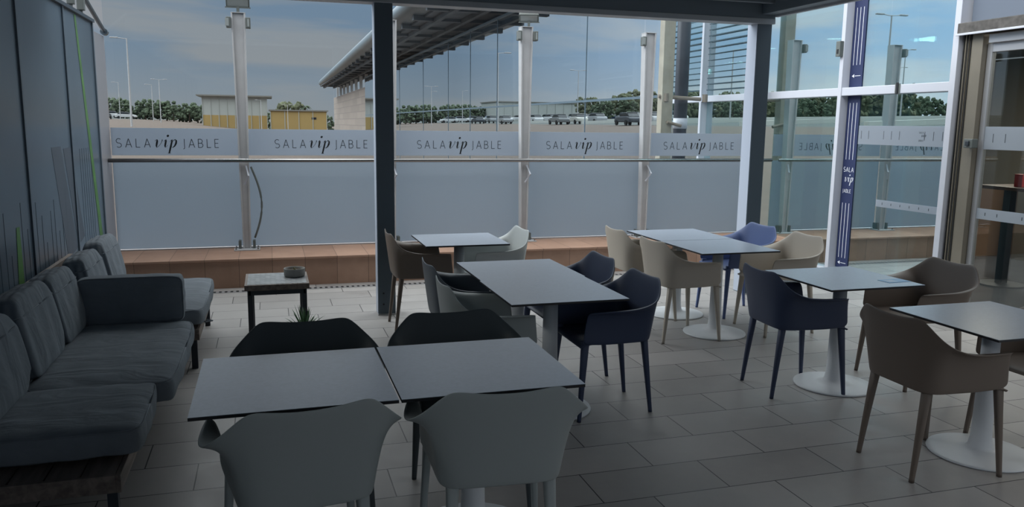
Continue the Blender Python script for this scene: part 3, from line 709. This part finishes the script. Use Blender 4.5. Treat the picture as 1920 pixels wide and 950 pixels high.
def platform(label, x0, x1, y0, y1, z, legs):
    t = thing('sofa_platform', label, 'sofa', ((x0+x1)/2, (y0+y1)/2, 0), 0, 'slatted wooden sofa platforms')
    w, d_ = (x1-x0)/2, (y1-y0)/2
    s_ = MB(); xx = -w
    step = 2*w/7
    for k in range(7): s_.box(xx+k*step+.003, xx+(k+1)*step-.003, -d_, d_, z-.03, z)
    s_.build('slats', M_BENCH, t, bevel=.002)
    f = MB(); f.box(-w, w, -d_-.02, -d_, z-.075, z); f.box(-w, w, d_, d_+.02, z-.075, z); f.box(w, w+.02, -d_-.02, d_+.02, z-.075, z); f.box(-w-.02, -w, -d_-.02, d_+.02, z-.075, z)
    f.build('frame', M_BENCH, t, bevel=.002)
    for a in (-1, 1):
        for b in (-1, 1): MB().box(a*(w-.02)-.02, a*(w-.02)+.02, b*(d_-.03)-.02, b*(d_-.03)+.02, 0, z-.03).build('leg', M_BLACKSTEEL, t)
    bk = MB(); bk.box(-w-.0, -w+.03, -d_, d_, z, z+.36); bk.build('back_board', M_BENCH, t, bevel=.002)
    return t
platform('weathered wooden slatted sofa platform in the left foreground', -1.56, -.64, 3.42, 5.62, .285, 4)
platform('weathered wooden slatted sofa platform farther along the left screen', -1.56, -.52, 5.80, 7.10, .285, 4)
G1 = 'charcoal seat cushions'; G2 = 'charcoal back cushions'
cushion('seat_cushion', .66, .68, .15, M_FABRIC, 1, .3, .010, (-.885, 3.87, .365), (0, 0, .02), 'charcoal seat cushion at the near end of the front sofa, bare planks before it', 'cushion', G1)
cushion('seat_cushion', .70, 1.36, .15, M_FABRIC, 2, .3, .012, (-.84, 4.86, .360), (0, 0, 0), 'long charcoal seat cushion of the front sofa, up against the arm cushion', 'cushion', G1)
cushion('seat_cushion', .80, 1.28, .15, M_FABRIC, 3, .3, .012, (-.86, 6.42, .362), (0, 0, 0), 'charcoal seat cushion of the farther sofa behind the arm cushion', 'cushion', G1)
cushion('arm_cushion', .64, .31, .15, M_FABRIC, 4, .12, .006, (-.88, 5.60, .56), (PI/2, 0, 0), 'boxy charcoal arm cushion standing across the end of the front sofa', 'cushion', None)
for k, (y, w_, zt, s_, l) in enumerate([(3.96, .66, .42, 11, 'smooth charcoal back cushion nearest the camera at the left edge'), (4.66, .66, .44, 12, 'smooth charcoal back cushion second from the camera'),
                               (5.28, .56, .42, 13, 'creased charcoal back cushion just before the arm cushion'), (6.12, .56, .40, 14, 'charcoal back cushion of the farther sofa, right behind the arm cushion'),
                               (6.78, .62, .42, 15, 'creased charcoal back cushion at the far end of the farther sofa')]):
    cushion('back_cushion', .17, w_, zt, M_FABRIC, s_, .45, .014, (-1.24, y, .395+zt/2), (0, -.2, .0), l, 'cushion', G2)
st2 = MB(); st2.tube([(-.52, 6.02, .29), (-.47, 6.00, .287), (-.43, 6.04, .283), (-.47, 6.06, .287)], .006, 6)
tag(st2.build('cushion_tie', M_FABRIC), 'dark tie string sticking out from under the farther seat cushion', 'tie')

# side table, bowl, plant
tb = thing('side_table', 'low side table with pale tiled top and dark metal legs before the parapet', 'table', (.03, 6.70, 0))
def marble():
    m = mat('pale tile top', (150, 154, 156), .35); t = m.node_tree; b = t.nodes['Principled BSDF']; o = N(t, 'ShaderNodeTexCoord').outputs['Object']
    br = N(t, 'ShaderNodeTexBrick', i_Scale=9); t.links.new(o, br.inputs['Vector'])
    mp = N(t, 'ShaderNodeMapping'); mp.inputs['Rotation'].default_value = (0, 0, .785); t.links.new(o, mp.inputs[0]); t.links.new(mp.outputs[0], br.inputs['Vector'])
    br.inputs['Color1'].default_value = rgba((164, 168, 170)); br.inputs['Color2'].default_value = rgba((128, 134, 138)); br.inputs['Mortar'].default_value = rgba((90, 94, 98))
    t.links.new(br.outputs[0], b.inputs['Base Color']); return m
MB().box(-.225, .225, -.24, .24, .446, .452).build('tile_inlay', marble(), tb)
w2 = MB(); w2.box(-.245, .245, -.26, -.225, .405, .45); w2.box(-.245, .245, .225, .26, .405, .45); w2.box(-.245, -.22, -.225, .225, .405, .45); w2.box(.22, .245, -.225, .225, .405, .45); w2.box(-.22, .22, -.225, .225, .41, .445)
w2.build('top_frame', M_BENCH, tb, bevel=.002)
ap = MB(); ap.box(-.215, .215, -.235, -.21, .365, .405); ap.box(-.215, .215, .21, .235, .365, .405); ap.box(-.225, -.2, -.235, .235, .365, .405); ap.box(.2, .225, -.235, .235, .365, .405)
ap.build('apron', M_BLACKSTEEL, tb)
for a in (-1, 1):
    for b in (-1, 1): MB().box(a*.205-.02, a*.205+.02, b*.215-.02, b*.215+.02, 0, .365).build('leg', M_BLACKSTEEL, tb, bevel=.002)
def leafm(name, c): return mat(name, c, .5, .4, 0, (20, .2))
M_LEAF = leafm('succulent leaf', (78, 112, 78)); M_SOIL = mat('potting soil', (62, 52, 44), .95, .2, 0, (60, .4)); M_CONC = mat('concrete bowl', (150, 150, 146), .8, .3, 0, (30, .12))
bw = thing('succulent_bowl', 'shallow round concrete bowl with a tiny succulent on the low side table', 'planter', (.172, 6.76, .452))
MB().lathe([(.078, 0), (.084, .01), (.086, .065), (.083, .068), (.076, .066), (.074, .05), (.0005, .049)], 36).build('bowl', M_CONC, bw, smooth=2)
MB().lathe([(.074, .049), (.06, .054), (.0005, .056)], 24).build('soil', M_SOIL, bw)
def rosette(parent, n, L, w, z0, seed, m, up=(.4, 1.2)):
    random.seed(seed)
    for k in range(n):
        a = k*2.399; el = up[0]+(up[1]-up[0])*k/n; l = L*random.uniform(.8, 1.1); b = MB(); rings = []
        for u in (0, .25, .55, .8, 1):
            r = l*u; ez = el+u*.35*(1-k/n)*-1
            c_ = Vector((math.cos(a)*math.cos(el)*r, math.sin(a)*math.cos(el)*r, z0+math.sin(el)*r - .25*l*u*u*(1-k/n)))
            ww = w*(1-u)**.7+.0005; sd = Vector((-math.sin(a), math.cos(a), 0)); upn = Vector((-math.cos(a)*math.sin(el), -math.sin(a)*math.sin(el), math.cos(el)))
            rings.append([c_+sd*ww, c_-upn*ww*.35, c_-sd*ww, c_+upn*ww*.15])
        b.loft(rings); b.build('leaf', m, parent, smooth=True)
rs = leafm('tiny succulent leaf', (120, 118, 70))
rosette(bw, 9, .03, .006, .052, 4, rs)
pp = thing('potted_agave', 'small spiky green agave in a grey pot on the floor before the side table', 'plant', (.212, 6.0, 0))
MB().lathe([(.07, 0), (.075, .01), (.095, .17), (.095, .18), (.085, .18), (.083, .165), (.0005, .163)], 32).build('pot', M_CONC, pp, smooth=2)
MB().lathe([(.083, .160), (.0005, .168)], 20).build('soil', M_SOIL, pp)
rosette(pp, 34, .21, .014, .165, 5, M_LEAF, (.55, 1.35))

# ================================================================ OUTSIDE
# brown column, dark pipe and their brackets next to the facade
bc = thing('steel_column', 'rust-stained beige steel column outside the barrier beside the dark pipe', 'column', (5.42, 10.5, -1.0))
MB().box(-.085, .085, -.07, .07, 0, 6.5).build('shaft', mat('rusty beige paint', (158, 152, 138), .6, .4, 0, (5, .15)), bc, bevel=.005)
MB().tube([(-.12, -.02, 3.13), (.55, -.02, 3.10)], .028, 10).build('strut', mat('rusty bracket', (130, 120, 108), .6), bc)
MB().tube([(.0, -.09, 2.77), (.22, -.09, 2.72)], .022, 10).build('clamp', MATS['rusty bracket'], bc)
for q in (0, .62): MB().tube([(q-.02, -.06, 3.06), (q-.02, -.06, 3.17)], .04, 10).build('joint', MATS['rusty bracket'], bc)
dp = thing('drain_pipe', 'thick dark vertical pipe with a white taped joint outside the barrier', 'pipe', (5.76, 10.66, -1.0))
MB().tube([(0, 0, 0), (0, 0, 6.5)], .096, 20).build('tube', mat('dark pipe', (52, 56, 66), .5), dp, smooth=True)
MB().tube([(0, 0, 2.68), (0, 0, 2.83)], .104, 20).build('tape_band', M_WHITEMETAL, dp, smooth=True)

# ground that rises to the left
def gz(x, y):
    t = max(0.0, -x); z = -.3 + 2.5*(1-math.exp(-t/25)) + .015*t
    if x < 0: z *= min(1, max(0, (y-10)/25)) if y < 35 else 1
    return z
gm = MB(); xs = [-400, -300, -220, -160, -120, -100, -85, -72, -60, -50, -42, -35, -29, -24, -19, -15, -11, -8, -5, -2.5, 0, 3, 6.4, 12, 30, 80, 200]
ysg = [9.65, 14, 20, 26, 35, 45, 55, 65, 80, 95, 110, 130, 150, 170, 200, 240, 300, 400, 600, 900]
for yy in ysg:
    for xx in xs: gm.v.append((xx, yy, gz(xx, yy)-.02*(yy < 10)))
for j in range(len(ysg)-1):
    for i in range(len(xs)-1): a = j*len(xs)+i; gm.f.append((a, a+1, a+1+len(xs), a+len(xs))); gm.m.append(0)
def ground_mat():
    m = mat('dirt and asphalt', (150, 118, 96), .9); t = m.node_tree; b = t.nodes['Principled BSDF']; o = N(t, 'ShaderNodeTexCoord').outputs['Object']
    n = N(t, 'ShaderNodeTexNoise', i_Scale=.03, i_Detail=6); t.links.new(o, n.inputs['Vector'])
    n2 = N(t, 'ShaderNodeTexNoise', i_Scale=.9, i_Detail=6); t.links.new(o, n2.inputs['Vector'])
    s = N(t, 'ShaderNodeSeparateXYZ'); t.links.new(o, s.inputs[0])
    dirt = mixc(t, n2.outputs[0], rgba((96, 80, 68)), rgba((76, 64, 55)))
    asp = mixc(t, n2.outputs[0], rgba((60, 68, 68)), rgba((78, 84, 80)))
    k = ramp(t, [(.0, (0, 0, 0)), (.03, (1, 1, 1))], math_(t, 'DIVIDE', math_(t, 'SUBTRACT', -27, s.outputs[0]), 100))
    t.links.new(mixc(t, k, dirt, asp), b.inputs['Base Color']); return m
struct(gm.build('floor_ground', ground_mat(), smooth=True))

# kerbs of the car park
for k, (x0, x1, y) in enumerate([(-28, -95, 34), (-28, -110, 48), (-28, -125, 64), (-28, -140, 84), (-30, -150, 108), (-30, -160, 136)]):
    kb = MB(); q = [x0+(x1-x0)*i/24 for i in range(25)]
    kb.loft([[Vector((xx, y, gz(xx, y)-.1)), Vector((xx, y+.45, gz(xx, y)-.1)), Vector((xx, y+.45, gz(xx, y)+.42)), Vector((xx, y, gz(xx, y)+.42))] for xx in q])
    tag(kb.build('kerb', mat('pale kerb', (205, 206, 200), .8)), 'pale concrete kerb line of the sloping car park, %s row from the barrier' % ['nearest', 'second', 'third', 'fourth', 'fifth', 'farthest'][k], 'kerb', 'car park kerbs')

def make_car():
    t = empty('car')
    prof = [(-2.15, .35), (-2.2, .75), (-2.05, .95), (-1.35, 1.02), (1.1, 1.0), (2.0, .80), (2.15, .62), (2.12, .35)]
    cab = [(-1.75, 1.0), (-1.35, 1.38), (-.9, 1.47), (.1, 1.46), (.5, 1.36), (1.2, .98)]
    b = MB(); b.loft([[Vector((x, y, z)) for x, z in prof] for y in (-.85, .85)]); body = b.build('body', mat('car paint', (190, 192, 194), .3, .5), t, bevel=.08)
    b = MB(); b.loft([[Vector((x, y, z)) for x, z in cab] for y in (-.70, .70)]); b.build('window', mat('car glass', (40, 46, 52), .1), t, bevel=.06)
    b = MB(); b.box(-1.3, .35, -.66, .66, 1.45, 1.49); b.build('roof', MATS['car paint'], t, bevel=.02)
    for x in (-1.35, 1.35):
        for y in (-.85, .85): MB().tube([(x, y-.1, .31), (x, y+.1, .31)], .31, 14).build('wheel', M_RUBBER, t)
    return t
car0 = make_car(); random.seed(21); used = False
paints = [mat('car paint %d' % k, c_, .3) for k, c_ in enumerate([(200, 202, 204), (150, 154, 158), (70, 76, 84), (196, 196, 190), (60, 84, 120), (120, 124, 126)])]
spots = []
for y in (69, 87, 111, 139, 158):
    x = -27.5
    while x > 9-y*.50:
        if random.random() < .85: spots.append((x, y+random.uniform(-.3, .3), 90+random.uniform(-3, 3)))
        x -= 2.9
for k in range(7): spots.append((-29.5-k*3.6, 196+random.uniform(-2, 2), random.choice((0, 180))))
random.shuffle(spots); spots = sorted(spots[:110], key=lambda s_: s_[1])
cname = ['white', 'silver grey', 'dark grey', 'off-white', 'blue', 'mid grey']
for i, (x, y, dg) in enumerate(spots):
    if i == 0: o = car0
    else: o = car0.copy(); COL.objects.link(o)
    pi_ = random.randrange(6) if y < 190 else 0
    if i:
        for ch in car0.children:
            c_ = ch.copy(); COL.objects.link(c_); c_.parent = o
            if ch.name.startswith(('body', 'roof')):
                key = ('car', ch.data.name, pi_)
                if key not in KIDS:
                    d_ = ch.data.copy(); d_.materials.clear(); d_.materials.append(paints[pi_]); KIDS[key] = d_
                c_.data = KIDS[key]
    o.location = (x, y, gz(x, y)); o.rotation_euler = (0, 0, math.radians(dg))
    nr = min(range(6), key=lambda q: abs((50, 69, 87, 111, 139, 158)[q]-y))
    lab = ('%s car parked %s kerb' % (cname[pi_], ['by the nearest', 'by the second', 'by the third', 'by the fourth', 'by the fifth', 'by the farthest'][nr])) if y < 190 else 'white car far off by the hedge left of the white and yellow building'
    tag(o, lab, 'car', ('%s cars by kerb row %d' % (cname[pi_], nr+1)) if y < 190 else 'white cars by the hedge')

# street lamps
def make_lamp(double):
    t = empty('street_lamp'); b = MB(); b.tube([(0, 0, 0), (0, 0, 9)], [.11, .06], 8); b.build('pole', M_STEEL, t)
    a = MB(); a.tube([(0, 0, 8.95), (-1.2, 0, 9.05)], .04, 6)
    if double: a.tube([(0, 0, 8.95), (1.2, 0, 9.05)], .04, 6)
    a.build('arm', M_STEEL, t)
    for s_ in ((-1, 1) if double else (-1,)):
        MB().box(s_*1.2-.38, s_*1.2+.38, -.14, .14, 8.98, 9.1).build('lamp_head', M_STEEL, t, bevel=.03)
    return t
la = make_lamp(False); lb = make_lamp(True)
LP = [(-13.9, 95, 0, 1.02, 'tall single-arm street lamp beside the left screen'), (-26, 165, 0, .75, 'small street lamp over the white cars at the left'), (-22, 178, 0, .8, 'small street lamp left of the white and yellow building'),
      (-18.5, 160, 1, .85, 'thin twin-arm street lamp before the hedge'), (-1, 150, 0, .62, 'short street lamp at the corner between the two yellow buildings'), (3.5, 150, 1, .55, 'short twin-arm street lamp before the low yellow building'),
      (-38, 58, 1, 1, 'twin-arm street lamp over the nearer parked cars'), (-58, 62, 1, 1.1, 'twin-arm street lamp to the left of the parked cars'), (-44, 92, 0, 1, 'single-arm street lamp in the middle of the car park'),
      (-76, 98, 1, 1.1, 'twin-arm street lamp far left in the car park'), (-34, 120, 1, .9, 'twin-arm street lamp at the rear of the car park'), (-62, 140, 0, 1, 'single-arm street lamp at the farthest kerb'), (-95, 120, 0, 1, 'single-arm street lamp before the left trees')]
first = {0: True, 1: True}
for x, y, k, s_, l in LP:
    src = (la, lb)[k]; o = src if first[k] else copy_tree(src); first[k] = False
    o.location = (x, y, gz(x, y)); o.scale = (s_, s_, s_); tag(o, l, 'street lamp', 'street lamps outside')

# buildings
def building(label, x0, x1, y0, y1, z0, zs, zt, split, roof_over, n_ribs, win=None):
    t = thing('building', label, 'building', ((x0+x1)/2, (y0+y1)/2, z0)); w, d_ = (x1-x0)/2, (y1-y0)/2
    MY = mat('yellow render', (174, 148, 96), .8, .3, 0, (.3, .05)); MW = mat('white cladding', (178, 182, 178), .7)
    boxo('lower_wall', -w, w, -d_, d_, 0, split-z0, MY, t)
    if zt > split: boxo('upper_wall', -w, w, -d_, d_, split-z0, zt-z0, MW, t)
    boxo('roof', -w-roof_over, w+roof_over, -d_-roof_over, d_+roof_over, zt-z0, zt-z0+.25, mat('roof edge', (130, 128, 122), .7), t)
    rb = MB()
    for k in range(n_ribs+1): xx = -w+2*w*k/n_ribs; rb.box(xx-.06, xx+.06, -d_-.1, -d_, 0, zt-z0)
    rb.build('rib', MATS['white cladding'], t)
    if win: boxo('window', win[0]-(x0+x1)/2, win[1]-(x0+x1)/2, -d_-.06, -d_, win[2]-z0, win[3]-z0, mat('dark window', (30, 34, 40), .3), t)
building('white clad building with yellow base beyond the second steel post', -11.8, 0, 166, 178, -.4, 0, 6.35, 2.8, 1.0, 8)
building('low plain yellow building with one small dark window', .6, 11.2, 164, 172, -.4, 0, 3.75, 3.75, .3, 4, (8.3, 9.2, 2.2, 2.6))
building('long pale building on the horizon behind the car park', -66, -43, 200, 215, 2.2, 0, 7.3, 2.3, .3, 10)

# terminal: brick wall, mirror glass and canopy
XT = 6.42
tw = thing('terminal_facade', 'long mirrored glass facade of the terminal beyond the barrier reflecting sky and cars', 'facade', (XT, 12.4, 0))
def tl(o): return child_world(o, tw)
tl(boxo('pane', XT-.02, XT, 12.40, 56, -.3, 4.66, M_FARGLASS)); tl(boxo('backing', XT+.3, XT+.4, 12.40, 56, -.3, 4.6, mat('dark interior', (50, 62, 68), .8)))
ml = MB()
for y in (15.98, 22.85, 26.1, 29.5, 34.5, 41): ml.box(XT-.03, XT-.02, y-.009*y/16, y+.009*y/16, -.3, 4.66)
tl(ml.build('mullion', mat('grey mullion', (84, 102, 114), .5)))
tl(boxo('transom', XT-.04, XT-.02, 12.4, 56, 2.19, 2.235, MATS['grey mullion'])); tl(boxo('coping', XT-.06, XT+.1, 12.4, 56, 4.66, 4.72, MATS['grey mullion']))
def brick_mat():
    m = mat('pale brick', (120, 108, 100), .8); t = m.node_tree; b = t.nodes['Principled BSDF']; o = N(t, 'ShaderNodeTexCoord').outputs['Object']
    s = N(t, 'ShaderNodeSeparateXYZ'); t.links.new(o, s.inputs[0]); cb = N(t, 'ShaderNodeCombineXYZ'); t.links.new(s.outputs[1], cb.inputs[0]); t.links.new(s.outputs[2], cb.inputs[1])
    br = N(t, 'ShaderNodeTexBrick', i_Scale=1.0); br.inputs['Brick Width'].default_value = 3; br.inputs['Row Height'].default_value = .5; br.inputs['Mortar Size'].default_value = .03; t.links.new(cb.outputs[0], br.inputs['Vector'])
    br.inputs['Color1'].default_value = rgba((142, 130, 120)); br.inputs['Color2'].default_value = rgba((130, 119, 110)); br.inputs['Mortar'].default_value = rgba((122, 110, 104))
    t.links.new(br.outputs[0], b.inputs['Base Color']); return m
bw_ = thing('brick_wall', 'pale brick end wall of the terminal under the canopy', 'wall', (XT, 56, 0))
child_world(boxo('masonry', XT, XT+3, 56.1, 83.3, -.3, 4.1, brick_mat()), bw_)
cs = MB(); y = 57.0
while y < 83: cs.box(XT+.1, XT+.3, y-.12, y+.12, 4.1, 5.2); y += 3.4
child_world(cs.build('clerestory_post', M_STEEL), bw_)
cn = thing('canopy_roof', 'long curved grey canopy roof of the terminal with ribbed underside', 'canopy', (6, 22, 5.05))
M_CAN = mat('canopy metal', (104, 114, 120), .4, .5, .2, (.4, .08)); M_SOF = mat('canopy soffit', (84, 88, 92), .7, .4, 0, (.8, .3))
ysr = [21, 30, 40, 50, 60, 70, 80]
def xo(y): return 4.15+(y-21)/59*.65
b = MB(); b.loft([[Vector((xo(y), y, 5.27)), Vector((xo(y)-.02, y, 5.45)), Vector((xo(y)+.12, y, 5.65)), Vector((xo(y)+.5, y, 5.82)), Vector((xo(y)+1.6, y, 5.95)), Vector((7.2, y, 6.0)), Vector((7.2, y, 5.25)), Vector((xo(y)+.5, y, 5.10)), Vector((xo(y)+.12, y, 5.14))] for y in ysr])
child_world(b.build('shell', M_CAN, smooth=2), cn)
b = MB(); y = 21.4
while y < 80:
    b.box(xo(y)+.35, 7.1, y-.12, y+.12, 4.95, 5.16); y += 2.45
b.box(5.2, 5.35, 21, 80, 4.9, 5.16); b.box(6.1, 6.25, 21, 80, 4.9, 5.16); b.box(6.95, 7.1, 21, 80, 4.93, 5.2)
child_world(b.build('rib', M_SOF), cn)
child_world(boxo('soffit', 4.9, 7.1, 21, 80, 5.04, 5.12, M_SOF), cn)

# trees
def tree_mesh(seed, w, h, n):
    random.seed(seed); b = MB()
    for k in range(n):
        a = random.uniform(0, 2*PI); r = random.random()**.5; z = random.uniform(.15, 1)
        rr = r*w*math.sqrt(max(.05, 1-(z*1.6-.8)**2)); c_ = Vector((rr*math.cos(a), rr*math.sin(a), z*h)); s_ = random.uniform(.10, .2)*w
        t = (1+5**.5)/2; vs = []
        for q in [(-1, t, 0), (1, t, 0), (-1, -t, 0), (1, -t, 0), (0, -1, t), (0, 1, t), (0, -1, -t), (0, 1, -t), (t, 0, -1), (t, 0, 1), (-t, 0, -1), (-t, 0, 1)]:
            vs.append(c_+Vector(q)*s_*.55*random.uniform(.6, 1.25))
        b.add(vs, [(0, 11, 5), (0, 5, 1), (0, 1, 7), (0, 7, 10), (0, 10, 11), (1, 5, 9), (5, 11, 4), (11, 10, 2), (10, 7, 6), (7, 1, 8), (3, 9, 4), (3, 4, 2), (3, 2, 6), (3, 6, 8), (3, 8, 9), (4, 9, 5), (2, 4, 11), (6, 2, 10), (8, 6, 7), (9, 8, 1)])
    return b
M_T = [mat('tree green', (84, 96, 78), .9, .2, 0, (.6, .25)), mat('tree olive', (98, 102, 80), .9, .2, 0, (.6, .25)), mat('bark', (88, 74, 62), .9)]
protos = []
for k, (w, h, n_) in enumerate([(2.6, 4.2, 90), (3.4, 5.2, 110), (2.2, 3.0, 70)]):
    t = empty('tree'); tree_mesh(40+k, w, h, n_).build('foliage', M_T[k % 2], t); MB().tube([(0, 0, -.3), (0, 0, h*.6)], [.2, .1], 8).build('trunk', M_T[2], t); protos.append([t, False])
random.seed(9); TL = []
for k in range(24): TL.append((-42+k*1.75+random.uniform(-.6, .6), 212+random.uniform(-3, 3), random.choice((0, 2)), random.uniform(.85, 1.1), 'dark green bush of the hedge behind the white cars at the left', 'hedge bushes left of the white building'))
for x, y, k, s_, l in [(4.6, 186, 1, 1.15, 'round dark tree rising behind the low yellow building'), (1.0, 190, 2, 1.3, 'small bush between the white and the yellow building'), (9.6, 190, 0, .95, 'bush behind the right end of the low yellow building'), (12.2, 182, 0, .8, 'bush against the brick wall beside the low yellow building'), (7.2, 192, 2, 1.25, 'low bush behind the middle of the low yellow building')]: TL.append((x, y, k, s_, l, None))
for k in range(46):
    yy = 152+(k % 3)*8+random.uniform(-2, 2); TL.append((-52-k*1.95+random.uniform(-.5, .5), yy, random.choice((0, 1, 1)), random.uniform(.8, 1.2), 'dark green tree on the slope beyond the car park, seen reflected in the facade', 'trees beyond the car park'))
for x, y, k, s_, l, g_ in TL:
    src = protos[k]; o = copy_tree(src[0]) if src[1] else src[0]; src[1] = True
    o.location = (x, y, gz(x, y)-.1); o.scale = (s_,)*3; o.rotation_euler = (0, 0, random.uniform(0, 6)); tag(o, l, 'tree', g_)
pm = thing('palm_tree', 'wind-bent palm behind the low yellow building', 'palm', (8.1, 186, gz(8.1, 186)))
MB().tube([(0, 0, 0), (.1, 0, 3), (0, 0, 5.2)], [.22, .16, .14], 8).build('trunk', M_T[2], pm)
random.seed(31)
for k in range(16):
    a = 2*PI*k/16+random.uniform(-.2, .2); l_ = random.uniform(1.6, 2.3); b = MB(); rings = []
    for u in (0, .3, .6, .85, 1):
        r = l_*u; c_ = Vector((math.cos(a)*r-.5*u, math.sin(a)*r, 5.2+.9*u-1.5*u*u+.25*math.sin(k))); w = .22*math.sin(PI*min(.95, u*.85+.12)); sd = Vector((-math.sin(a), math.cos(a), 0))
        rings.append([c_+sd*w-Vector((0, 0, w*.6)), c_+Vector((0, 0, .03)), c_-sd*w-Vector((0, 0, w*.6)), c_-Vector((0, 0, .03))])
    b.loft(rings); b.build('frond', M_T[0], pm)
